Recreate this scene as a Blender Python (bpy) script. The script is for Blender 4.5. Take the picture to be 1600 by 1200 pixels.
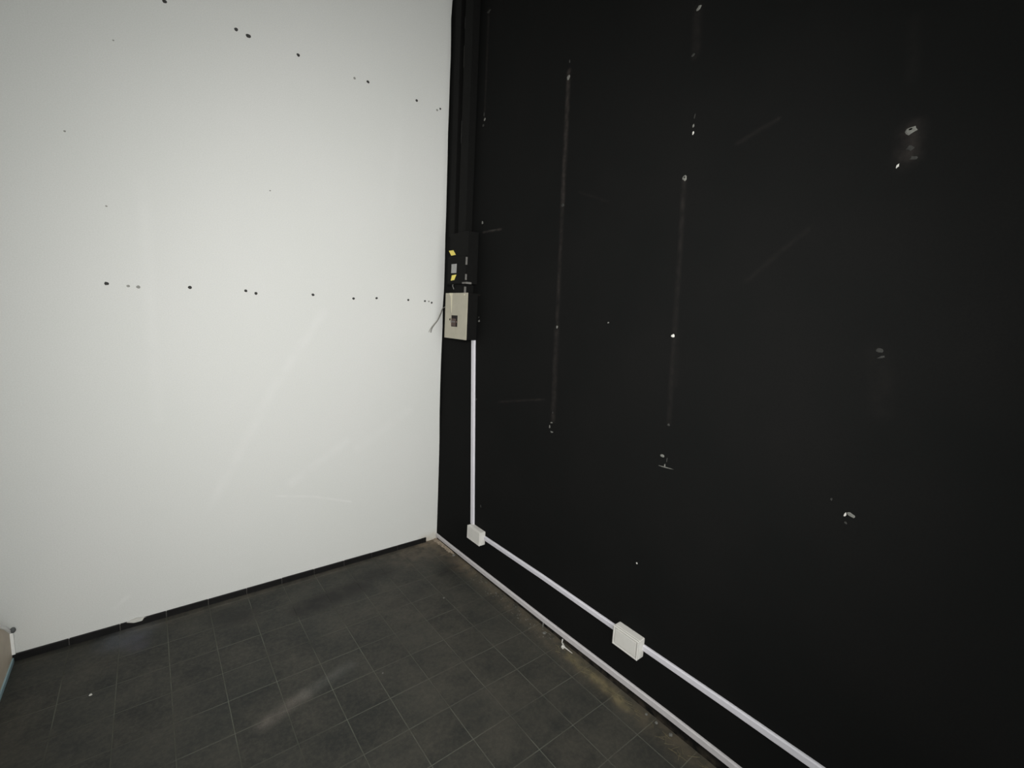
import bpy, bmesh, math, random
from mathutils import Vector, Matrix, Euler
random.seed(7)
for o in list(bpy.data.objects):
    bpy.data.objects.remove(o)
scn = bpy.context.scene
C = scn.collection

# ------------------------------------------------------------------ camera
F_PX, W_PX, H_PX = 714.809, 1600, 1200
CAM = Vector((-1.7527, -3.0480, 1.785))
ROT = Euler((1.42834, -0.0524, -0.66853), 'XYZ')
cam = bpy.data.cameras.new('camera')
cam.sensor_fit = 'HORIZONTAL'
cam.sensor_width = 36.0
cam.lens = F_PX / W_PX * 36.0
cam.clip_start = 0.02
camo = bpy.data.objects.new('camera', cam)
camo.location = CAM
camo.rotation_euler = ROT
C.objects.link(camo)
scn.camera = camo
RM = ROT.to_matrix()

# ------------------------------------------------------------------ world, daylight, exposure
world = bpy.data.worlds.new('world')
world.use_nodes = True
world.node_tree.nodes['Background'].inputs[0].default_value = (0.98, 1.0, 0.97, 1)
world.node_tree.nodes['Background'].inputs[1].default_value = 2.6
scn.world = world
FILL_OPEN = (-3.1, -0.25, 0.25, 3.9)        # unseen opening added behind the camera to let in ambient light: x0, x1, z0, z1
Y_REAR = -4.3
lamp = bpy.data.lights.new('vignette_spot', 'SPOT')      # unseen spot added by the camera, its soft cone imitating lens vignetting
lamp.energy = 312
lamp.color = (1.0, 0.985, 0.965)
lamp.spot_size = math.radians(104)
lamp.spot_blend = 1.0
lamp.shadow_soft_size = 0.10
lampo = bpy.data.objects.new('vignette_spot', lamp)
lampo.location = (-1.95, -3.30, 2.18)
lampo.rotation_euler = (Vector((0.168, -0.117, 1.22)) - lampo.location).to_track_quat('-Z', 'Y').to_euler()
C.objects.link(lampo)
scn.view_settings.view_transform = 'Standard'
scn.view_settings.look = 'None'
scn.view_settings.gamma = 1
scn.view_settings.use_curve_mapping = False
scn.view_settings.exposure = 0.0


def ray(u, v, ax, val):
    """where the line of sight through photo pixel (u, v) meets the plane axis ax = val"""
    d = RM @ Vector(((u - 800) / F_PX, -(v - 600) / F_PX, -1))
    return CAM + d * ((val - CAM[ax]) / d[ax])


def onw(u, v, off=0.0):   # on the white wall, plane y = 0
    return ray(u, v, 1, -off)


def onb(u, v, off=0.0):   # on the black wall, plane x = 0
    return ray(u, v, 0, -off)


def onf(u, v, off=0.0):   # on the floor
    return ray(u, v, 2, off)


# ------------------------------------------------------------------ materials
class NT:
    def __init__(self, name):
        self.m = bpy.data.materials.new(name)
        self.m.use_nodes = True
        self.t = self.m.node_tree
        self.b = self.t.nodes['Principled BSDF']

    def n(self, kind, **kw):
        nd = self.t.nodes.new(kind)
        for k, v in kw.items():
            setattr(nd, k, v)
        return nd

    def put(self, sock, v):
        if hasattr(v, 'links') or isinstance(v, bpy.types.NodeSocket):
            self.t.links.new(v, sock)
        else:
            sock.default_value = v

    def math(self, op, a, b=0.0, clamp=False):
        nd = self.n('ShaderNodeMath', operation=op, use_clamp=clamp)
        self.put(nd.inputs[0], a)
        self.put(nd.inputs[1], b)
        return nd.outputs[0]

    def vm(self, op, a, b=None, out=0, scale=None):
        nd = self.n('ShaderNodeVectorMath', operation=op)
        self.put(nd.inputs[0], a)
        if b is not None:
            self.put(nd.inputs[1], b)
        if scale is not None:
            self.put(nd.inputs['Scale'], scale)
        return nd.outputs[out]

    def pos(self):
        if not hasattr(self, '_p'):
            self._p = self.n('ShaderNodeNewGeometry').outputs['Position']
        return self._p

    def noise(self, scale, detail=4, rough=0.55, vec=None):
        nd = self.n('ShaderNodeTexNoise')
        self.put(nd.inputs['Vector'], vec if vec is not None else self.pos())
        nd.inputs['Scale'].default_value = scale
        nd.inputs['Detail'].default_value = detail
        nd.inputs['Roughness'].default_value = rough
        return nd.outputs['Fac']

    def remap(self, v, a, b, c, d, smooth=False):
        nd = self.n('ShaderNodeMapRange')
        if smooth:
            nd.interpolation_type = 'SMOOTHSTEP'
        self.put(nd.inputs[0], v)
        for i, x in enumerate((a, b, c, d)):
            nd.inputs[1 + i].default_value = x
        return nd.outputs[0]

    def seg(self, a, b, w, core=0.0):
        """1 on the segment a-b fading to 0 at distance w"""
        a = Vector(a); b = Vector(b); ba = b - a
        pa = self.vm('SUBTRACT', self.pos(), tuple(a))
        h = self.math('DIVIDE', self.vm('DOT_PRODUCT', pa, tuple(ba), out=1), max(ba.length_squared, 1e-9), True)
        d = self.vm('LENGTH', self.vm('SUBTRACT', pa, self.vm('SCALE', tuple(ba), scale=h)), out=1)
        return self.remap(d, core, w, 1, 0, True)

    def mix(self, f, a, b):
        nd = self.n('ShaderNodeMix', data_type='RGBA')
        self.put(nd.inputs['Factor'], f)
        self.put(nd.inputs['A'], a)
        self.put(nd.inputs['B'], b)
        return nd.outputs['Result']

    def bump(self, h, strength, dist):
        nd = self.n('ShaderNodeBump')
        nd.inputs['Strength'].default_value = strength
        nd.inputs['Distance'].default_value = dist
        self.put(nd.inputs['Height'], h)
        self.t.links.new(nd.outputs[0], self.b.inputs['Normal'])

    def fin(self, col, rough=0.6, spec=0.3, metal=0.0):
        self.put(self.b.inputs['Base Color'], col)
        self.put(self.b.inputs['Roughness'], rough)
        self.b.inputs['Specular IOR Level'].default_value = spec
        self.b.inputs['Metallic'].default_value = metal
        return self.m


def rgb(*c):
    """sRGB 0-255 to linear"""
    out = []
    for x in c:
        x /= 255.0
        out.append(x / 12.92 if x <= 0.04045 else ((x + 0.055) / 1.055) ** 2.4)
    return tuple(out) + (1,)


def plain(name, col, rough=0.5, spec=0.3, metal=0.0, var=0.06, scale=60, bump=0.0):
    k = NT(name)
    dark = tuple(c * (1 - var) for c in col[:3]) + (1,)
    lite = tuple(min(1, c * (1 + var)) for c in col[:3]) + (1,)
    nz = k.noise(scale, 5)
    if bump:
        k.bump(nz, bump, 0.001)
    return k.fin(k.mix(k.remap(nz, 0.3, 0.7, 0, 1), dark, lite), rough, spec, metal)


def mat_white_wall():
    k = NT('white_wall_paint')
    base = rgb(232, 232, 227)
    mott = k.remap(k.noise(1.3, 3), 0.3, 0.7, 0, 1)
    col = k.mix(mott, rgb(220, 221, 217), rgb(223, 223, 220))
    grain = k.remap(k.noise(190, 2, 0.7), 0.35, 0.65, 0, 1)
    col = k.mix(k.math('MULTIPLY', grain, 0.5), col, rgb(209, 210, 205))
    # roller and filler marks, a touch whiter than the paint around them
    marks = [((505, 488), (425, 610), 0.05, .4), ((425, 610), (330, 790), 0.05, .42),
             ((540, 690), (455, 755), 0.05, .4), ((223, 290), (246, 655), 0.05, .26),
             ((432, 775), (490, 776), 0.012, .8), ((490, 776), (548, 784), 0.012, .9),
             ((200, 932), (180, 950), 0.02, .7), ((625, 170), (610, 330), 0.05, .2),
             ((640, 640), (560, 700), 0.06, .25)]
    nz = k.remap(k.noise(9, 4), 0.35, 0.65, 0.25, 1)
    tot = None
    for a, b, w, s in marks:
        m = k.math('MULTIPLY', k.seg(onw(*a), onw(*b), w), s)
        tot = m if tot is None else k.math('MAXIMUM', tot, m)
    col = k.mix(k.math('MULTIPLY', tot, nz), col, rgb(228, 228, 225))
    # beige dirt where the skirting is missing by the corner
    d = k.math('MULTIPLY', k.seg((-0.12, 0, -0.01), (0.0, 0, 0.0), 0.10), k.remap(k.noise(26, 4), 0.3, 0.6, 0.35, 1))
    col = k.mix(k.math('MULTIPLY', d, 0.75), col, rgb(176, 164, 142))
    k.bump(k.noise(240, 3, 0.6), 0.10, 0.0012)
    return k.fin(col, 0.85, 0.2)


def mat_black_wall():
    k = NT('black_wall_paint')
    col = k.mix(k.remap(k.noise(2.2, 4), 0.3, 0.7, 0, 1), rgb(18, 19, 18), rgb(22, 22, 21))
    col = k.mix(k.remap(k.noise(150, 2, 0.7), 0.4, 0.7, 0, 0.6), col, rgb(15, 15, 16))
    nz = k.remap(k.noise(30, 5), 0.35, 0.65, 0.2, 1)
    tot = None
    marks = [((889, 112), (879, 320), 0.024, .7), ((879, 320), (870, 510), 0.022, .36), ((870, 510), (864, 655), 0.03, .36),
             ((1069, 284), (1062, 400), 0.018, .24), ((1062, 400), (1045, 660), 0.02, .16), ((1091, 14), (1087, 85), 0.03, .2),
             ((764, 16), (757, 185), 0.018, .28), ((755, 363), (783, 358), 0.012, .7), ((778, 628), (850, 624), 0.012, .25),
             ((1152, 224), (1216, 186), 0.014, .16), ((1165, 440), (1262, 358), 0.016, .08), ((1424, 204), (1418, 246), 0.05, .4),
             ((1374, 552), (1378, 640), 0.05, .06), ((1060, 520), (1056, 600), 0.02, .05),
             ((732, 460), (750, 461), 0.01, .5), ((905, 300), (950, 315), 0.01, .1), ((1430, 30), (1426, 120), 0.03, .06)]
    for a, b, w, s in marks:
        m = k.math('MULTIPLY', k.seg(onb(*a), onb(*b), w), s)
        tot = m if tot is None else k.math('MAXIMUM', tot, m)
    col = k.mix(k.math('MULTIPLY', tot, nz), col, rgb(62, 57, 54))
    # grey plaster dust along the foot of the wall
    z = k.n('ShaderNodeSeparateXYZ')
    k.t.links.new(k.pos(), z.inputs[0])
    foot = k.math('MULTIPLY', k.remap(z.outputs[2], 0.0, 0.05, 0.5, 0, True), k.remap(k.noise(22, 5), 0.4, 0.65, 0, 1))
    col = k.mix(foot, col, rgb(84, 76, 66))
    k.bump(k.noise(170, 3, 0.6), 0.12, 0.0012)
    return k.fin(col, 0.85, 0.08)


def floor_dust(k, col):
    """dust, scuffs and grit lying on the floor, in room coordinates"""
    P = lambda u, v: onf(u, v)
    dust = k.math('ADD', k.remap(k.noise(4.2, 6, 0.66), 0.40, 0.66, 0, 0.6), k.remap(k.noise(48, 5, 0.75), 0.42, 0.68, 0, 0.55), True)
    col = k.mix(dust, col, rgb(72, 70, 63))
    # swept, cleaner patches
    cl = None
    for a, b, w, s in [((475, 950), (560, 917), 0.13, .9), ((560, 908), (600, 893), 0.11, .65), ((350, 965), (385, 960), 0.12, .6),
                       ((690, 895), (715, 885), 0.07, .6), ((615, 945), (655, 925), 0.07, .35)]:
        m = k.math('MULTIPLY', k.seg(P(*a), P(*b), w, 0.02), s)
        cl = m if cl is None else k.math('MAXIMUM', cl, m)
    col = k.mix(k.math('MULTIPLY', cl, k.remap(k.noise(8, 4), 0.3, 0.55, 0.4, 1)), col, rgb(31, 31, 30))
    grit = k.math('MULTIPLY', k.remap(k.noise(170, 3, 0.8), 0.42, 0.6, 0.15, 1), k.remap(k.noise(17, 4, 0.6), 0.38, 0.62, 0.15, 1))
    for a, b, w, s, c in [((412, 1132), (475, 1085), 0.06, .6, (128, 120, 112)), ((475, 1085), (545, 1040), 0.055, .42, (112, 112, 107)),
                          ((185, 1000), (215, 985), 0.14, .7, (100, 104, 112)), ((215, 1010), (210, 1000), 0.09, .4, (88, 86, 102))]:
        m = k.math('MULTIPLY', k.math('MULTIPLY', k.seg(P(*a), P(*b), w), s), k.remap(grit, 0, 1, 0.35, 1))
        col = k.mix(m, col, rgb(*c))
    # sandy plaster dust against the black wall, thickest in the corner
    wear = k.remap(k.noise(14, 5), 0.35, 0.62, 0.2, 1)
    for a, b, w, s, c in [((-0.55, -0.7, 0), (-0.5, -2.6, 0), 0.7, .30, (84, 80, 72)), ((-0.02, -0.02, 0), (-0.13, -0.015, 0), 0.11, 1.0, (150, 134, 114)), ((-0.05, -0.05, 0), (-0.25, -0.08, 0), 0.34, .6, (112, 101, 87)), ((-0.02, -0.06, 0), (-0.02, -0.5, 0), 0.16, .45, (128, 112, 92)),
                          ((-0.02, -0.5, 0), (-0.02, -2.6, 0), 0.13, .38, (118, 106, 86)), ((-0.05, -1.55, 0), (-0.06, -1.95, 0), 0.05, .6, (136, 124, 92)),
                          ((-0.3, -0.02, 0), (-1.9, -0.03, 0), 0.09, .42, (106, 100, 90))]:
        m = k.math('MULTIPLY', k.math('MULTIPLY', k.seg(a, b, w), s), wear)
        col = k.mix(m, col, rgb(*c))
    return col


def mat_tile():
    k = NT('dark_floor_tile')
    rnd = k.n('ShaderNodeObjectInfo').outputs['Random']
    col = k.mix(rnd, rgb(38, 40, 38), rgb(47, 49, 46))
    col = floor_dust(k, col)
    k.bump(k.noise(70, 4), 0.15, 0.001)
    return k.fin(col, 0.62, 0.3)


def mat_grout():
    k = NT('pale_tile_grout')
    f = k.remap(k.noise(2.6, 3), 0.34, 0.56, 0, 1)
    col = k.mix(f, rgb(60, 61, 56), rgb(104, 107, 97))
    col = floor_dust(k, col)
    return k.fin(col, 0.9, 0.2)


M = {}
M['white'] = mat_white_wall()
M['black'] = mat_black_wall()
M['tile'] = mat_tile()
M['grout'] = mat_grout()
M['skirt'] = plain('black_skirting_tile', rgb(27, 26, 26), 0.5, 0.2, var=0.25, scale=30)
M['joint'] = plain('dusty_skirting_joint', rgb(92, 90, 86), 0.9, 0.2)
M['ceil'] = plain('grey_ceiling', rgb(120, 120, 116), 0.9, 0.2)
M['room'] = plain('dull_grey_wall', rgb(110, 110, 106), 0.9, 0.2)
M['pvc'] = plain('white_pvc_trunking', rgb(214, 212, 218), 0.42, 0.4, var=0.02, scale=20)
M['strip'] = plain('grey_white_strip', rgb(198, 194, 195), 0.5, 0.35, var=0.05, scale=40)
M['box'] = plain('offwhite_plastic', rgb(214, 212, 206), 0.45, 0.4, var=0.03, scale=25)
M['gasket'] = plain('grey_gasket', rgb(120, 118, 112), 0.7)
M['beige'] = plain('beige_panel_enamel', rgb(176, 171, 154), 0.45, 0.4, var=0.05, scale=18)
M['blackmetal'] = plain('black_painted_metal', rgb(19, 19, 18), 0.75, 0.1, var=0.15, scale=40)
M['worn'] = plain('worn_edge_grey', rgb(112, 110, 106), 0.8, var=0.2, scale=120)
M['yellow'] = plain('yellow_sticker', rgb(240, 222, 112), 0.6, var=0.04)
M['greylabel'] = plain('grey_plastic_window', rgb(160, 160, 158), 0.5, var=0.12, scale=60)
M['brown'] = plain('brown_breaker', rgb(84, 68, 62), 0.5, var=0.15, scale=80)
M['darkrec'] = plain('dark_recess', rgb(36, 30, 28), 0.8)
M['cream'] = plain('cream_drip', rgb(214, 208, 184), 0.6, var=0.04)
M['wire'] = plain('grey_wire_sleeve', rgb(120, 118, 112), 0.5)
M['wire_pale'] = plain('pale_wire_sleeve', rgb(168, 166, 158), 0.5)
M['plaster'] = plain('bare_plaster_white', rgb(206, 204, 198), 0.95, 0.1, var=0.05, scale=90)
M['plaster_grey'] = plain('bare_plaster_grey', rgb(112, 112, 107), 0.95, 0.1, var=0.15, scale=150)
M['plaster_dim'] = plain('rubbed_paint_grey', rgb(56, 56, 54), 0.95, 0.1, var=0.2, scale=150)
M['hole'] = plain('dark_plug_hole', rgb(66, 66, 64), 0.95, 0.05, var=0.2)
M['hole_pale'] = plain('filled_plug_hole', rgb(150, 150, 144), 0.95, 0.05, var=0.1)
M['heap'] = plain('sandy_plaster', rgb(146, 134, 118), 0.95, 0.1, var=0.3, scale=70)
M['straw'] = plain('dry_straw', rgb(104, 98, 78), 0.9, 0.1, var=0.2)
M['board'] = plain('taupe_laminate', rgb(212, 199, 181), 0.6, 0.3, var=0.06, scale=10)
M['trim'] = plain('halo_white_trim', rgb(250, 250, 248), 0.4, 0.4, var=0.01)  # panel edging; its bright white mostly imitates a halo along the rim
M['bluetrim'] = plain('pale_blue_foot_strip', rgb(150, 176, 184), 0.5, 0.3, var=0.08, scale=20)
M['knob'] = plain('grey_rubber', rgb(96, 98, 98), 0.8)
M['alu'] = plain('aluminium_frame', rgb(150, 152, 154), 0.35, 0.5, 0.8, var=0.03)
gk = NT('window_glass')
gk.b.inputs['Transmission Weight'].default_value = 1.0
M['glass'] = gk.fin((0.97, 0.99, 0.98, 1), 0.0, 0.3)


# ------------------------------------------------------------------ mesh helpers
def link(name, bm, mat, parent=None, smooth=False):
    me = bpy.data.meshes.new(name)
    bmesh.ops.recalc_face_normals(bm, faces=bm.faces[:])
    bm.to_mesh(me)
    bm.free()
    if smooth:
        for p in me.polygons:
            p.use_smooth = True
    me.materials.append(M[mat])
    o = bpy.data.objects.new(name, me)
    C.objects.link(o)
    if parent is not None:
        o.parent = parent
    return o


def box(bm, lo, hi, bev=0.0, seg=1):
    lo, hi = Vector([min(a, b) for a, b in zip(lo, hi)]), Vector([max(a, b) for a, b in zip(lo, hi)])
    c = (lo + hi) / 2
    s = hi - lo
    r = bmesh.ops.create_cube(bm, size=1, matrix=Matrix.Translation(c) @ Matrix.Diagonal((s.x, s.y, s.z, 1)))
    if bev:
        es = set()
        for v in r['verts']:
            es.update(v.link_edges)
        bmesh.ops.bevel(bm, geom=list(es), offset=bev, segments=seg, profile=0.5, affect='EDGES')
    return r


def boxo(name, lo, hi, mat, parent=None, bev=0.0, seg=1):
    bm = bmesh.new()
    box(bm, lo, hi, bev, seg)
    return link(name, bm, mat, parent)


def prism(bm, pts, axis, thick):
    """polygon pts (3D) extruded by vector"""
    vs = [bm.verts.new(p) for p in pts]
    f = bm.faces.new(vs)
    r = bmesh.ops.extrude_face_region(bm, geom=[f])
    bmesh.ops.translate(bm, vec=axis * thick, verts=[e for e in r['geom'] if isinstance(e, bmesh.types.BMVert)])


def tube(bm, pts, rad, n=8, r2=None):
    pts = [Vector(p) for p in pts]
    rings = []
    for i, p in enumerate(pts):
        t = (pts[min(i + 1, len(pts) - 1)] - pts[max(i - 1, 0)]).normalized()
        a = t.orthogonal().normalized()
        b = t.cross(a)
        rr = rad if r2 is None else rad + (r2 - rad) * i / (len(pts) - 1)
        rings.append([bm.verts.new(p + (a * math.cos(2 * math.pi * j / n) + b * math.sin(2 * math.pi * j / n)) * rr) for j in range(n)])
    for a, b in zip(rings, rings[1:]):
        for j in range(n):
            bm.faces.new((a[j], a[(j + 1) % n], b[(j + 1) % n], b[j]))
    bm.faces.new(rings[0])
    bm.faces.new(rings[-1])


def spline(pts, n=6):
    pts = [Vector(p) for p in pts]
    out = []
    for i in range(len(pts) - 1):
        p0, p1, p2, p3 = pts[max(i - 1, 0)], pts[i], pts[i + 1], pts[min(i + 2, len(pts) - 1)]
        for k in range(n):
            t = k / n
            out.append(0.5 * ((2 * p1) + (p2 - p0) * t + (2 * p0 - 5 * p1 + 4 * p2 - p3) * t * t + (3 * p1 - p0 - 3 * p2 + p3) * t ** 3))
    out.append(pts[-1])
    return out


def tag(o, label, cat, group=None):
    o['label'] = label
    o['category'] = cat
    if group:
        o['group'] = group
    return o


def struct(o, label, cat):
    o['kind'] = 'structure'
    return tag(o, label, cat)


def empty(name, loc):
    o = bpy.data.objects.new(name, None)
    o.empty_display_size = 0.05
    o.location = loc
    C.objects.link(o)
    return o


def under(o, parent):
    """parent keeping world coordinates when the parent is a moved empty"""
    o.parent = parent
    o.matrix_parent_inverse = Matrix.Translation(-parent.location)
    return o


# ------------------------------------------------------------------ room shell
X_SIDE, Z_CEIL = -4.6, 4.15
wall_white = struct(boxo('wall_left', (X_SIDE - 0.15, 0, -0.1), (0.15, 0.15, Z_CEIL), 'white'),
                    'plain white painted wall with rows of small plug holes', 'wall')
wall_black = struct(boxo('wall_right', (0, Y_REAR - 0.2, -0.1), (0.15, 0, Z_CEIL), 'black'),
                    'black painted wall with scuffs and chipped plug holes', 'wall')
struct(boxo('wall_side', (X_SIDE - 0.15, Y_REAR, -0.1), (X_SIDE, 0, Z_CEIL), 'room'), 'dull grey side wall of the room', 'wall')
struct(boxo('ceiling', (X_SIDE - 0.15, Y_REAR - 0.2, Z_CEIL), (0.15, 0.15, Z_CEIL + 0.15), 'ceil'), 'dull grey flat ceiling', 'ceiling')
bm = bmesh.new()
x0, x1, z0, z1 = FILL_OPEN
box(bm, (X_SIDE - 0.15, Y_REAR - 0.2, -0.1), (x0, Y_REAR, Z_CEIL))
box(bm, (x1, Y_REAR - 0.2, -0.1), (0, Y_REAR, Z_CEIL))
box(bm, (x0, Y_REAR - 0.2, -0.1), (x1, Y_REAR, z0))
box(bm, (x0, Y_REAR - 0.2, z1), (x1, Y_REAR, Z_CEIL))
struct(link('wall_rear', bm, 'room'), 'grey rear wall with an added opening for ambient light', 'wall')
fill_frame = empty('fill_opening', ((x0 + x1) / 2, Y_REAR - 0.08, z0))
struct(fill_frame, 'aluminium frame of the added, unseen light opening in the rear wall', 'window')
bm = bmesh.new()
t = 0.035
for a, b in (((x0, z0), (x1, z0 + t)), ((x0, z1 - t), (x1, z1)), ((x0, z0 + t), (x0 + t, z1 - t)), ((x1 - t, z0 + t), (x1, z1 - t))):
    box(bm, (a[0], Y_REAR - 0.10, a[1]), (b[0], Y_REAR - 0.06, b[1]))
under(link('fill_opening_frame', bm, 'alu'), fill_frame)

# ------------------------------------------------------------------ floor: slab + tiles
TS = 0.2
GX, GY = -1.7436, -1.0550            # one tile joint crossing
struct_floor = boxo('floor', (X_SIDE - 0.15, Y_REAR - 0.2, -0.1), (0.0, 0.0, -0.0012), 'grout')
struct(struct_floor, 'dusty floor of dark square tiles with pale joints', 'floor')
GAP = 0.0017


def tile_bm(bm, xa, xb, ya, yb, dz=0.0):
    a, c = 0.0, 0.0012
    zb, zt = -0.004, dz
    lo = [(xa, ya), (xb, ya), (xb, yb), (xa, yb)]
    ins = [(xa + c, ya + c), (xb - c, ya + c), (xb - c, yb - c), (xa + c, yb - c)]
    v0 = [bm.verts.new((x, y, zb)) for x, y in lo]
    v1 = [bm.verts.new((x, y, zt - c * 0.6)) for x, y in lo]
    v2 = [bm.verts.new((x, y, zt)) for x, y in ins]
    for i in range(4):
        j = (i + 1) % 4
        bm.faces.new((v0[i], v0[j], v1[j], v1[i]))
        bm.faces.new((v1[i], v1[j], v2[j], v2[i]))
    bm.faces.new(v2)
    bm.faces.new(v0)


full = bmesh.new()
tile_bm(full, GAP, TS - GAP, GAP, TS - GAP)
bmesh.ops.recalc_face_normals(full, faces=full.faces[:])
full_me = bpy.data.meshes.new('floor_tile')
full.to_mesh(full_me)
full.free()
full_me.materials.append(M['tile'])
rest = bmesh.new()
xs = [GX + TS * i for i in range(-14, 10)]
ys = [GY + TS * j for j in range(-16, 6)]
for xa in xs:
    for ya in ys:
        xb, yb = xa + TS, ya + TS
        cxa, cxb = max(xa, X_SIDE), min(xb, 0.0)
        cya, cyb = max(ya, Y_REAR), min(yb, 0.0)
        if cxb - cxa < 0.02 or cyb - cya < 0.02:
            continue
        near = cxa > -3.0 and cya > -3.30
        whole = cxb - cxa > TS - 1e-4 and cyb - cya > TS - 1e-4
        if near:
            if whole:
                o = bpy.data.objects.new('floor_tile', full_me)
                o.location = (xa, ya, random.uniform(-0.0005, 0.0))
                C.objects.link(o)
                o.parent = struct_floor
            else:
                b2 = bmesh.new()
                tile_bm(b2, cxa + GAP, cxb - GAP, cya + GAP, cyb - GAP)
                link('floor_tile', b2, 'tile', struct_floor)
        else:
            tile_bm(rest, cxa + GAP, cxb - GAP, cya + GAP, cyb - GAP)
o = link('tile_field', rest, 'tile', struct_floor)
o['kind'] = 'stuff'

# ------------------------------------------------------------------ skirting of black tiles along the white wall
SK_END = onw(665, 845).x
skirt = boxo('baseboard_left', (X_SIDE, -0.006, 0.0), (SK_END - 0.004, 0.0, 0.031), 'joint')
struct(skirt, 'low black tile skirting along the foot of the white wall', 'skirting')
chip = (onw(205, 970).x, onw(224, 966).x)
for i in range(-15, 9):
    xa, xb = GX + TS * i, GX + TS * (i + 1)
    xa, xb = max(xa, X_SIDE), min(xb, SK_END)
    if xb - xa < 0.02:
        continue
    h = 0.0355 + random.uniform(-0.001, 0.001)
    th = 0.011 + random.uniform(-0.001, 0.001)
    b2 = bmesh.new()
    g = 0.0016
    prof = [(xa + g, 0.0)]
    if xa < chip[0] < xb:            # the broken tile: a bite out of its upper edge
        prof += [(xa + g, h), (chip[0] - 0.02, h), (chip[0] + 0.01, h * 0.62), (chip[0] + 0.04, h * 0.5), (chip[1] - 0.02, h * 0.42), (chip[1] - 0.005, h * 0.6), (chip[1] + 0.004, h)]
        prof += [(xb - g, h), (xb - g, 0.0)]
    else:
        prof += [(xa + g, h), (xb - g, h), (xb - g, 0.0)]
    prism(b2, [(x, -0.0005, z) for x, z in prof], Vector((0, -1, 0)), th)
    link('skirting_tile', b2, 'skirt', skirt)
# bare plaster showing in the bite
b2 = bmesh.new()
prism(b2, [(chip[0] - 0.03, -0.0063, 0.012), (chip[1] + 0.01, -0.0063, 0.012), (chip[1] + 0.012, -0.0063, 0.036), (chip[1] - 0.03, -0.0063, 0.046),
           (chip[0] + 0.01, -0.0063, 0.043), (chip[0] - 0.03, -0.0063, 0.033)], Vector((0, -1, 0)), 0.002)
o = link('exposed_plaster', b2, 'plaster', skirt)
o['label'] = 'white plaster showing where the skirting is broken'

# ------------------------------------------------------------------ ragged black paint edge on the white wall at the corner
b2 = bmesh.new()
edge = [(708, 0), (706, 30), (706, 60), (705, 90), (704, 120), (703, 150), (702, 180), (701, 210), (700, 250), (699, 290), (698, 330), (697, 370), (696, 410), (695, 450),
        (693, 480), (692, 510), (690, 560), (689, 600), (688, 640), (687, 690), (686, 740), (685, 790), (684.5, 832)]
prev = None
for i, (u, v) in enumerate(edge):
    p = onw(u, v)
    w = max(0.0025, min(0.02, -p.x + 0.004 + random.uniform(-0.002, 0.003)))
    a = b2.verts.new((-w, -0.0012, p.z))
    b = b2.verts.new((0.0, -0.0012, p.z))
    if prev:
        b2.faces.new((prev[0], a, b, prev[1]))
    prev = (a, b)
r = bmesh.ops.extrude_face_region(b2, geom=b2.faces[:])
bmesh.ops.translate(b2, vec=(0, 0.0012, 0), verts=[e for e in r['geom'] if isinstance(e, bmesh.types.BMVert)])
o = link('paint_edge', b2, 'black', wall_white)
o['label'] = 'ragged line of black paint in the corner'


# ------------------------------------------------------------------ plug holes and chips
def blob(name, wall, c, w, h, mat, seed, thick=0.0012, tilt=0.0, n=9, rag=0.25):
    """small irregular disc on a wall; wall 'w' = white (y=0), 'b' = black (x=0)"""
    rr = random.Random(seed)
    b2 = bmesh.new()
    pts_o, pts_i = [], []
    for i in range(n):
        a = 2 * math.pi * i / n
        k = 1 + rr.uniform(-rag, rag)
        x, z = math.cos(a) * w / 2 * k, math.sin(a) * h / 2 * k
        x, z = x * math.cos(tilt) - z * math.sin(tilt), x * math.sin(tilt) + z * math.cos(tilt)
        pts_o.append((x, z))
        pts_i.append((x * 0.7, z * 0.7))
    def P(x, z, d):
        return (c.x + x, -d, c.z + z) if wall == 'w' else (-d, c.y - x, c.z + z)
    vo = [b2.verts.new(P(x, z, -0.0005)) for x, z in pts_o]
    vi = [b2.verts.new(P(x, z, thick)) for x, z in pts_i]
    for i in range(n):
        j = (i + 1) % n
        b2.faces.new((vo[i], vo[j], vi[j], vi[i]))
    b2.faces.new(vi)
    return link(name, b2, mat, wall_white if wall == 'w' else wall_black)


white_holes = [(257, 2, 5, 1), (369, 46, 5, 1), (388, 56, 6, 1), (466, 86, 5, 1), (554, 122, 4, 0), (575, 128, 4.5, 1), (651, 157, 4.5, 1), (683, 172, 4, 0), (688, 170, 3.5, 1),
               (166.5, 443, 5.5, 1), (200.5, 447, 4, 0), (216, 448.5, 5, 0), (296.5, 449, 5.5, 1), (384, 454.5, 5, 1), (400, 458.5, 5, 1), (489, 460.5, 5, 1), (552.5, 466.5, 5, 1),
               (588.5, 466, 4.5, 1), (638, 468.7, 4.5, 1), (664, 470.5, 4, 1), (670, 471, 3, 0), (674.5, 473, 4, 1), (166, 322, 2.5, 0), (422, 298, 2.5, 0), (177, 63, 2, 0), (101, 205, 2.5, 0)]
for i, (u, v, s, dark) in enumerate(white_holes):
    p = onw(u, v)
    m = s * (CAM - p).length / F_PX * 0.95
    blob('plug_hole', 'w', p, m, m * 0.9, 'hole' if dark else 'hole_pale', i, 0.0006, rag=0.15)

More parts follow.
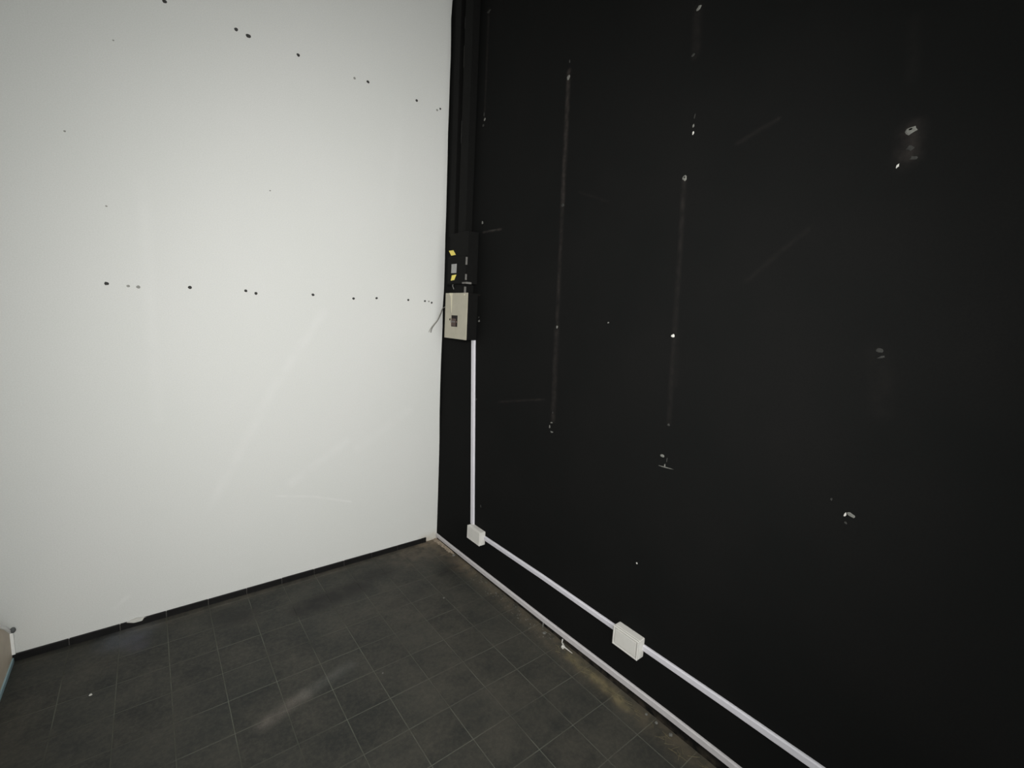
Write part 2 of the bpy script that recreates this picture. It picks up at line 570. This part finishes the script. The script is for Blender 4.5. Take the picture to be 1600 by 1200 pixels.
chips = [  # u, v, width px, height px, material, tilt
    (888.5, 121, 5, 7, 'plaster_grey', 0), (879.5, 321, 5, 6, 'plaster_dim', 0), (870.5, 511, 4, 6, 'plaster_grey', 0), (863.5, 645, 2, 4, 'plaster_dim', 0),
    (861.5, 660.5, 4, 3, 'plaster_grey', 0), (858.8, 667, 2.2, 7, 'plaster_grey', 0), (862, 675, 5, 3, 'plaster_grey', 0),
    (1069.5, 278.5, 8, 8, 'plaster_grey', 0), (1069.5, 277.5, 4, 4, 'plaster', 0), (1051.5, 524.5, 6.5, 6.5, 'plaster', 0), (950.3, 504.3, 3.2, 3.4, 'plaster_grey', 0),
    (1044.5, 664, 5, 5, 'plaster_dim', 0), (1035, 712.5, 7, 6, 'plaster_grey', 0), (1042, 718.5, 2, 8, 'plaster_dim', 0), (1038.7, 727.5, 2.6, 7, 'plaster_grey', 0), (1040.3, 730.2, 24, 2.0, 'plaster_grey', 0.05),
    (1092, 12.5, 6, 6, 'plaster_grey', 0.4), (1083, 86, 6, 4, 'plaster_dim', 0.5), (1083.2, 207.5, 2.4, 6, 'plaster', -0.15), (1083.4, 197, 2.4, 6, 'plaster_grey', -0.15), (1085.5, 182, 1.6, 7, 'plaster_dim', -0.15),
    (1424, 203.5, 13, 9, 'plaster_grey', 0.35), (1423, 202, 5, 3, 'plaster_dim', 0.3), (1422, 231, 8, 9, 'plaster_dim', 0.6), (1427, 247, 8, 6, 'plaster_dim', 0), (1402.3, 259.5, 3, 6, 'plaster', -0.35),
    (1374, 548, 10, 8, 'plaster_dim', 0), (1377, 558, 11, 4, 'plaster_dim', 0.3), (1320.2, 803.8, 3, 8, 'plaster', -0.2), (1330, 805, 10, 6, 'plaster_grey', -0.3), (1321, 817, 4, 4, 'plaster_dim', 0), (1299, 780, 3, 5, 'plaster_dim', 0.2),
    (757.5, 186.5, 3, 4, 'plaster_grey', 0), (755, 196, 3, 4, 'plaster_dim', 0), (756.5, 179, 2, 6, 'plaster_dim', 0), (764, 18, 5, 4, 'plaster_dim', 0), (753.7, 348, 3, 6, 'plaster_grey', 0), (748.5, 501.5, 4, 4, 'plaster_grey', 0), (748, 496, 2, 4, 'plaster_dim', 0),
    (744.3, 624, 2.6, 4, 'plaster_dim', 0), (751, 791, 2.5, 6, 'plaster_dim', 0), (995, 880, 2.4, 3.2, 'plaster', 0), (733.5, 274, 2.6, 3, 'plaster_dim', 0), (769, 359.5, 14, 1.8, 'plaster_dim', -0.06), (890, 96, 2, 5, 'plaster_dim', 0)]
for i, (u, v, w, h, m, tl) in enumerate(chips):
    p = onb(u, v)
    dist = (CAM - p).length
    view = (p - CAM).normalized()
    sx = dist / F_PX / max(0.25, abs(view.x)) * 0.8   # widths along the receding wall are foreshortened
    sz = dist / F_PX * 0.85
    ww, hh = w * sx, h * sz
    blob('paint_chip', 'b', p, ww, hh, m, 100 + i, 0.0016, tl, rag=0.3)


# ------------------------------------------------------------------ white strip along the foot of the black wall
def profile_run(name, pts, mat, parent=None, depth=0.012):
    """flat trunking run along the black wall through (y, z_low, z_high)"""
    b2 = bmesh.new()
    rings = []
    for y, za, zb in pts:
        c = min(0.005, (zb - za) * 0.25)
        sec = [(0.0, za), (-depth + c, za), (-depth, za + c), (-depth, zb - c), (-depth + c, zb), (0.0, zb)]
        rings.append([b2.verts.new((x, y, z)) for x, z in sec])
    for a, b in zip(rings, rings[1:]):
        for j in range(6):
            b2.faces.new((a[j], a[(j + 1) % 6], b[(j + 1) % 6], b[j]))
    b2.faces.new(rings[0])
    b2.faces.new(rings[-1])
    return link(name, b2, mat, parent)


o = profile_run('trim_1', [(-0.004, 0.014, 0.0445), (-0.2, 0.0145, 0.0450), (-0.47, 0.0150, 0.0480), (-1.29, 0.0250, 0.0600), (-1.45, 0.0285, 0.0640), (-2.1, 0.0460, 0.0815), (-2.37, 0.0500, 0.0845),
                           (-3.2, 0.0560, 0.0910), (Y_REAR + 0.005, 0.062, 0.097)], 'strip')
struct(o, 'thin grey-white strip running along the foot of the black wall', 'trim')

# ------------------------------------------------------------------ wall trunking and junction boxes
run = profile_run('cable_trunking', [(-0.655, 0.2680, 0.2990), (-1.27, 0.2795, 0.3105), (-1.812, 0.2800, 0.3110)], 'pvc')
tag(run, 'white trunking between the two junction boxes low on the black wall', 'cable trunking')
run = profile_run('cable_trunking', [(-1.951, 0.2800, 0.3110), (-2.36, 0.2840, 0.3165), (-2.6, 0.2840, 0.3175), (-3.4, 0.2860, 0.320), (Y_REAR + 0.005, 0.288, 0.322)], 'pvc')
tag(run, 'white trunking leaving the junction box that shows a raised lid, away from the corner', 'cable trunking')
b2 = bmesh.new()
pa, pb = onb(738.4, 540, 0.012), onb(737, 815, 0.012)
ring = []
for z in (0.326, 1.02, 1.66):
    f = (z - pb.z) / (pa.z - pb.z)
    y = pb.y + (pa.y - pb.y) * f
    hw = 0.0195
    c = 0.004
    sec = [(0, y - hw), (-0.012 + c, y - hw), (-0.012, y - hw + c), (-0.012, y + hw - c), (-0.012 + c, y + hw), (0, y + hw)]
    ring.append([b2.verts.new((x, yy, z)) for x, yy in sec])
for a, b in zip(ring, ring[1:]):
    for j in range(6):
        b2.faces.new((a[j], a[(j + 1) % 6], b[(j + 1) % 6], b[j]))
b2.faces.new(ring[0])
b2.faces.new(ring[-1])
tag(link('cable_trunking', b2, 'pvc'), 'upright white trunking from the electric panel down to the corner junction box', 'cable trunking')


def junction_box(y_far, y_near, za, zb, d, label, lid_style):
    e = empty('junction_box', (0, (y_far + y_near) / 2, za))
    tag(e, label, 'junction box')
    under(boxo('body', (0.0, y_near, za), (-d * 0.80, y_far, zb), 'box', None, 0.004, 2), e)
    if lid_style:
        under(boxo('gasket', (-d * 0.79, y_near + 0.002, za + 0.002), (-d * 0.84, y_far - 0.002, zb - 0.002), 'gasket'), e)
    # lid: a rim with a slightly sunken plate
    b = bmesh.new()
    t = 0.009
    box(b, (-d * 0.83, y_near, za), (-d, y_near + t, zb), 0.002)
    box(b, (-d * 0.83, y_far - t, za), (-d, y_far, zb), 0.002)
    box(b, (-d * 0.83, y_near + t * 0.6, za), (-d, y_far - t * 0.6, za + t), 0.002)
    box(b, (-d * 0.83, y_near + t * 0.6, zb - t), (-d, y_far - t * 0.6, zb), 0.002)
    lid = under(link('lid', b, 'box'), e)
    b = bmesh.new()
    dd = d * (0.985 if lid_style else 0.985)
    m = 1.35 if lid_style else 0.8
    box(b, (-d * 0.82, y_near + t * m, za + t * m), (-dd, y_far - t * m, zb - t * m), 0.001)
    pl = link('lid_plate', b, 'box')
    pl.parent = lid
    pl.matrix_parent_inverse = Matrix()
    return e


junction_box(-1.8089, -1.9549, 0.2468, 0.3438, 0.051, 'white junction box whose raised lid has a grooved rim, on the long trunking', True)
junction_box(-0.5058, -0.6600, 0.2355, 0.3306, 0.050, 'smooth off-white junction box near the room corner, under the upright trunking', False)

# ------------------------------------------------------------------ electric panel with beige cover
D = 0.085
yl, yr, za, zb = -0.167, -0.449, 1.625, 1.937
pan = empty('electric_panel', (0, (yl + yr) / 2, za))
tag(pan, 'electric panel with a beige cover plate and breaker window, on the black wall', 'electric panel')
under(boxo('back_box', (0, yr, za), (-D + 0.006, yl, zb), 'blackmetal', None, 0.002), pan)
w0, w1 = onb(703.8, 510, D), onb(715, 493, D)
wy0, wy1, wz0, wz1 = w1.y, w0.y, w0.z, w1.z
b2 = bmesh.new()
fx0, fx1 = -D + 0.006, -D
box(b2, (fx0, yr, za), (fx1, wy0, zb))
box(b2, (fx0, wy1, za), (fx1, yl, zb))
box(b2, (fx0, wy0, za), (fx1, wy1, wz0))
box(b2, (fx0, wy0, wz1), (fx1, wy1, zb))
cov = under(link('cover_plate', b2, 'beige'), pan)
cov['label'] = 'beige cover plate'
under(boxo('window_recess', (fx0 - 0.0005, wy0, wz0), (fx0 + 0.0005, wy1, wz1), 'darkrec'), pan)
nb = 3
for i in range(nb):
    a = wy0 + (wy1 - wy0) * (i + 0.06) / nb
    b = wy0 + (wy1 - wy0) * (i + 0.94) / nb
    if i == 0:
        b3 = boxo('breaker', (fx0, a, wz0 + 0.003), (fx1 + 0.004, b, wz1 - 0.003), 'darkrec')
    else:
        b3 = boxo('breaker', (fx0, a, wz0 + 0.004), (fx1 + 0.002, b, wz1 - 0.022), 'brown', None, 0.0008)
    under(b3, pan)
    tg = boxo('toggle', (fx1 + 0.003, a + 0.006, wz0 + 0.028), (fx1 - 0.004, b - 0.006, wz0 + 0.040), 'worn' if i else 'brown')
    tg.parent = b3
tab = onb(703.2, 499, D)
under(boxo('latch', (-D + 0.001, tab.y - 0.006, tab.z - 0.007), (-D - 0.003, tab.y + 0.006, tab.z + 0.007), 'darkrec', None, 0.001), pan)
b2 = bmesh.new()
dr = [(702, 457.8), (707.5, 457.8), (706.8, 462), (706.4, 472), (706, 482), (705.4, 489), (704.9, 482), (704.6, 468), (704, 463)]
prism(b2, [onb(u, v, D) for u, v in dr], Vector((-1, 0, 0)), 0.0008)
under(link('paint_drip', b2, 'cream'), pan)
for u, v in ((726, 460.5), (698.5, 460.5), (711, 526)):
    p = onb(u, v, D)
    b2 = bmesh.new()
    bmesh.ops.create_cone(b2, cap_ends=True, segments=10, radius1=0.005, radius2=0.0035, depth=0.003, matrix=Matrix.Translation((-D - 0.001, p.y, p.z)) @ Matrix.Rotation(-math.pi / 2, 4, 'Y'))
    under(link('screw', b2, 'cream' if u > 720 else 'beige'), pan)

# ------------------------------------------------------------------ black meter enclosure above the panel
DB = 0.095
tl, tr, br = onb(699.5, 366, DB), onb(728.5, 366, DB), onb(726.5, 443, DB)
ya, yb = br.y + 0.0, onb(698.5, 443, DB).y
zt, zm = 2.335, br.z
enc = empty('meter_box', (0, (ya + yb) / 2, zm))
tag(enc, 'black painted meter box with two yellow stickers above the beige panel', 'meter box')
under(boxo('body', (0, ya, zm), (-DB + 0.012, yb, zt), 'blackmetal', None, 0.002), enc)
zc = onb(720, 400, DB).z
under(boxo('front_cover', (-DB + 0.0125, ya + 0.002, zm + 0.003), (-DB, yb - 0.002, zc), 'blackmetal', None, 0.003), enc)


def face_poly(name, pts, depth, mat, thick=0.0012):
    b2 = bmesh.new()
    prism(b2, [onb(u, v, depth) for u, v in pts], Vector((-1, 0, 0)), thick)
    return under(link(name, b2, mat), enc)


face_poly('yellow_sticker', [(701.5, 392), (708.5, 391), (712.3, 398.2), (705.3, 399.5)], DB - 0.012, 'yellow')
face_poly('yellow_sticker', [(706.2, 430.2), (713.2, 429), (709.8, 437.5), (704.4, 438.6)], DB, 'yellow')
face_poly('reading_window', [(706.3, 413), (713.7, 412.3), (713, 426.5), (705.8, 427)], DB, 'greylabel', 0.004)
# worn bright metal along the near edges of the enclosure
for z0_, z1_ in ((onb(731, 413, DB).z, onb(731, 401, DB).z), (onb(729, 437, DB).z, onb(729, 428, DB).z)):
    under(boxo('worn_edge', (-DB + 0.012, ya - 0.0012, z0_), (-DB + 0.001, ya + 0.004, z1_), 'worn'), enc)
under(boxo('worn_edge', (-DB + 0.0005, ya - 0.0012, zm - 0.001), (-DB - 0.0012, ya + 0.035, zm + 0.010), 'worn'), enc)
under(boxo('worn_edge', (-DB + 0.004, ya - 0.001, zm - 0.001), (-DB + 0.05, ya + 0.001, zm + 0.012), 'worn'), enc)

# short link between meter box and panel
lk = empty('cable_duct', (0, (ya + yb) / 2, zb))
tag(lk, 'short black duct joining the meter box to the electric panel', 'cable duct')
dy0, dy1 = onb(726.2, 450, 0.07).y, onb(708, 450, 0.07).y
under(boxo('duct', (0, dy0, zb), (-0.07, dy1, zm), 'blackmetal', None, 0.002), lk)
under(boxo('worn_edge', (-0.071, dy0 - 0.001, zb + 0.001), (-0.06, dy0 + 0.008, zb + 0.042), 'worn'), lk)
b2 = bmesh.new()
tube(b2, spline([onb(708.5, 443.5, 0.072), onb(707.2, 446.5, 0.076), onb(708.3, 449.5, 0.076), onb(709, 452, 0.072)], 4), 0.0035, 6)
o = under(link('cable_end', b2, 'plaster_grey'), lk)

# vertical black ducts running up the corner to the ceiling
def duct(name, label, y0, y1, d, z0, z1, bits):
    e = empty(name, (0, (y0 + y1) / 2, z0))
    tag(e, label, 'cable duct', None)
    under(boxo('duct', (0, y0, z0), (-d, y1, z1), 'blackmetal', None, 0.003), e)
    for a, b in bits:
        under(boxo('worn_edge', (-d - 0.0006, y1 - 0.004, a), (-d + 0.004, y1 + 0.0006, b), 'plaster_dim'), e)
    return e


d = 0.055
ys_ = [onb(u, 300, d).y for u in (729, 717.5)]
zz = lambda u, v: onb(u, v, d).z
duct('cable_duct', 'wide black duct running up from the meter box along the black wall', ys_[0], ys_[1], d, zt, Z_CEIL,
     [(zz(721, 108), zz(722, 74)), (zz(724, 47), zz(725, 28)), (zz(718, 225), zz(719, 190))])
ys_ = [onb(u, 300, 0.035).y for u in (711.5, 703.5)]
duct('cable_duct', 'narrow black duct in the very corner beside the wide black duct', ys_[0], ys_[1], 0.035, zt, Z_CEIL, [])

# ------------------------------------------------------------------ loose wires hanging from the panel
hw = empty('hanging_wire', (-0.02, -0.1, 1.85))
tag(hw, 'pair of thin loose wires hanging from the electric panel over the white wall', 'wire')
start = Vector((-0.03, yl - 0.004, onb(696, 476, 0.03).z))
st1 = [start, ray(693, 481, 0, -0.045), onw(689, 488, 0.06), onw(685, 498, 0.03), onw(678, 508, 0.016), onw(674.5, 514, 0.012), onw(673.2, 519.5, 0.008)]
b2 = bmesh.new()
tube(b2, spline(st1), 0.0034, 7)
under(link('strand', b2, 'wire', None, True), hw)
st2 = [start + Vector((0, 0, 0.006)), ray(692.5, 481.5, 0, -0.045), onw(688, 489, 0.062), onw(683.5, 499.5, 0.036), onw(676, 509, 0.018), onw(672.3, 514, 0.014), onw(670, 519, 0.009)]
b2 = bmesh.new()
tube(b2, spline(st2), 0.0024, 7)
under(link('strand', b2, 'wire_pale', None, True), hw)

# ------------------------------------------------------------------ low panel standing against the white wall at the far left
XP = -2.343
top = [(0.0, 0.158), (-0.03, 0.182), (-0.09, 0.234), (-0.185, 0.300), (-0.30, 0.36), (-0.45, 0.41), (-0.62, 0.44), (-0.80, 0.45)]
lp = empty('low_side_panel', (XP, -0.4, 0))
tag(lp, 'taupe low panel with curved top edged in halo white standing against the white wall', 'panel')
b2 = bmesh.new()
prism(b2, [(XP, y, z) for y, z in [(-0.012, 0.014)] + [(y - 0.002, z - 0.010) for y, z in top] + [(-0.80, 0.014)]], Vector((-1, 0, 0)), 0.022)
under(link('board', b2, 'board'), lp)
b2 = bmesh.new()
rings = []
for y, z in top:
    rings.append([b2.verts.new((XP + a, y, z + c)) for a, c in ((0.006, -0.016), (0.006, 0.0), (-0.024, 0.0), (-0.024, -0.016))])
for a, b in zip(rings, rings[1:]):
    for j in range(4):
        b2.faces.new((a[j], a[(j + 1) % 4], b[(j + 1) % 4], b[j]))
b2.faces.new(rings[0]); b2.faces.new(rings[-1])
o = under(link('top_edging', b2, 'trim'), lp)
under(boxo('end_edging', (XP + 0.012, -0.014, 0.037), (XP - 0.024, -0.001, 0.150), 'trim', None, 0.001), lp)  # edging set proud so its white carries the halo beside the board
under(boxo('foot_strip', (XP + 0.006, -0.80, 0.0), (XP - 0.024, -0.013, 0.022), 'bluetrim', None, 0.001), lp)
b2 = bmesh.new()
bmesh.ops.create_uvsphere(b2, u_segments=12, v_segments=8, radius=0.013, matrix=Matrix.Translation((XP + 0.012, -0.013, 0.166)) @ Matrix.Diagonal((0.8, 0.8, 1.1, 1)))
under(link('corner_cap', b2, 'knob', None, True), lp)


# ------------------------------------------------------------------ plaster crumbs and debris on the floor
def crumb(u, v, s, mat, label, seed, flat=0.6, group=None):
    rr = random.Random(seed)
    p = onf(u, v)
    b2 = bmesh.new()
    bmesh.ops.create_icosphere(b2, subdivisions=2, radius=s)
    for w in b2.verts:
        w.co *= 1 + rr.uniform(-0.28, 0.28)
        w.co.z = max(w.co.z * flat, -s * flat * 0.5)
    zmin = min(w.co.z for w in b2.verts)
    for w in b2.verts:
        w.co += Vector((min(p.x, -0.016 - s), p.y, -zmin))
    return tag(link('plaster_crumb', b2, mat), label, 'plaster crumb', group)


crumb(879.5, 1012, 0.011, 'plaster', 'largest white plaster crumb lying by the strip below the grooved junction box', 1, 0.8)
crumb(850, 990, 0.009, 'plaster_grey', 'grey plaster crumb under a drip of the foot strip', 2)
crumb(1012, 1115, 0.006, 'plaster_grey', 'tiny pale crumb under the foot strip, closest to the grooved junction box', 3, 0.7, 'tiny crumbs by the black wall')
crumb(1025, 1130, 0.007, 'plaster_grey', 'tiny pale crumb lying between two others under the foot strip', 4, 0.7, 'tiny crumbs by the black wall')
crumb(1050, 1147, 0.008, 'plaster_grey', 'pale flat crumb under the foot strip, farthest from the room corner', 5, 0.7, 'tiny crumbs by the black wall')
crumb(141.5, 1086, 0.006, 'plaster', 'lone white speck on the dark tiles near the taupe panel', 6, 0.5)
crumb(693.5, 934.5, 0.006, 'plaster_grey', 'small pale speck on the tiles in front of the room corner', 7, 0.5)
crumb(598, 1052, 0.004, 'plaster_grey', 'tiny speck on the tiles beside the pale dust smear', 8, 0.5)
crumb(710, 868, 0.012, 'plaster_grey', 'rough plaster lump against the strip near the room corner', 9, 0.6)

# drips of plaster hanging from the strip
for (u, v, ln, lab) in ((849, 974, 0.030, 'thin plaster drip hanging from the foot strip'), (879, 1000, 0.024, 'forked plaster splinter above the largest crumb')):
    p = onb(u, v, 0.013)
    b2 = bmesh.new()
    tube(b2, [(-0.0135, p.y, p.z + 0.004), (-0.0145, p.y + 0.001, p.z - ln * 0.5), (-0.016, p.y - 0.001, max(0.002, p.z - ln))], 0.0045, 6, 0.002)
    if u > 860:
        tube(b2, [(-0.016, p.y - 0.005, max(0.004, p.z - ln * 0.7)), (-0.03, p.y - 0.035, 0.006), (-0.028, p.y - 0.065, 0.005), (-0.026, p.y - 0.09, 0.004)], 0.0045, 6, 0.0015)
    tag(link('plaster_drip', b2, 'plaster' if u > 860 else 'plaster_grey'), lab, 'plaster drip')

# ragged plaster chunk filling the foot of the corner
b2 = bmesh.new()
rr = random.Random(11)
n, mseg = 46, 7
prev = None
for i in range(n + 1):
    f = i / n
    y = -0.003 - 0.30 * f
    taper = min(1.0, (1 - f) * 5) * min(1.0, 0.5 + f * 6)
    wdt = (0.012 + 0.020 * (1 - f) + rr.uniform(-0.006, 0.007)) * taper + 0.002
    hgt = min(0.0135, (0.012 + rr.uniform(-0.004, 0.004)) * taper + 0.001)
    ring = [b2.verts.new((-0.0126, y, 0.0003))]
    for j in range(mseg):
        a = math.pi / 2 * j / (mseg - 1)
        ring.append(b2.verts.new((-0.0127 - wdt * math.cos(a) * rr.uniform(0.85, 1.1), y, 0.0003 + hgt * math.sin(a) * rr.uniform(0.8, 1.0))))
    if prev:
        for j in range(mseg + 1):
            k2 = (j + 1) % (mseg + 1)
            b2.faces.new((prev[j], prev[k2], ring[k2], ring[j]))
    else:
        b2.faces.new(ring)
    prev = ring
b2.faces.new(prev)
tag(link('plaster_heap', b2, 'heap'), 'ragged ridge of broken plaster under the strip in the room corner', 'plaster rubble')

# fine straw and fibres swept against the black wall
b2 = bmesh.new()
rr = random.Random(5)
for i in range(95):
    t = rr.random()
    y = -1.45 - 1.15 * t
    x = -0.035 - 0.055 * rr.random() ** 1.4
    L = rr.uniform(0.012, 0.05)
    a = rr.gauss(math.pi / 2, 0.5)
    z = rr.uniform(0.0012, 0.004)
    p = Vector((x, y, z))
    dv = Vector((math.cos(a), math.sin(a), 0)) * L / 2
    if p.x + abs(dv.x) > -0.014:
        continue
    tube(b2, [p - dv, p + Vector((rr.uniform(-.003, .003), 0, 0.001)), p + dv], rr.uniform(0.0005, 0.0014), 4)
o = link('straw_debris', b2, 'straw')
o['kind'] = 'stuff'
tag(o, 'fine straw and fibres swept along the foot of the black wall', 'debris')
b2 = bmesh.new()
for i in range(120):
    t = rr.random() ** 0.8
    y = -0.32 - 1.08 * t
    x = -0.022 - 0.07 * rr.random() ** 2
    s = rr.uniform(0.0012, 0.0035)
    bmesh.ops.create_icosphere(b2, subdivisions=1, radius=s, matrix=Matrix.Translation((x, y, s * 0.5)) @ Matrix.Diagonal((1, rr.uniform(.7, 1.6), 0.6, 1)))
o = link('grit', b2, 'plaster_grey')
o['kind'] = 'stuff'
tag(o, 'scattered plaster grit along the foot of the black wall', 'grit')
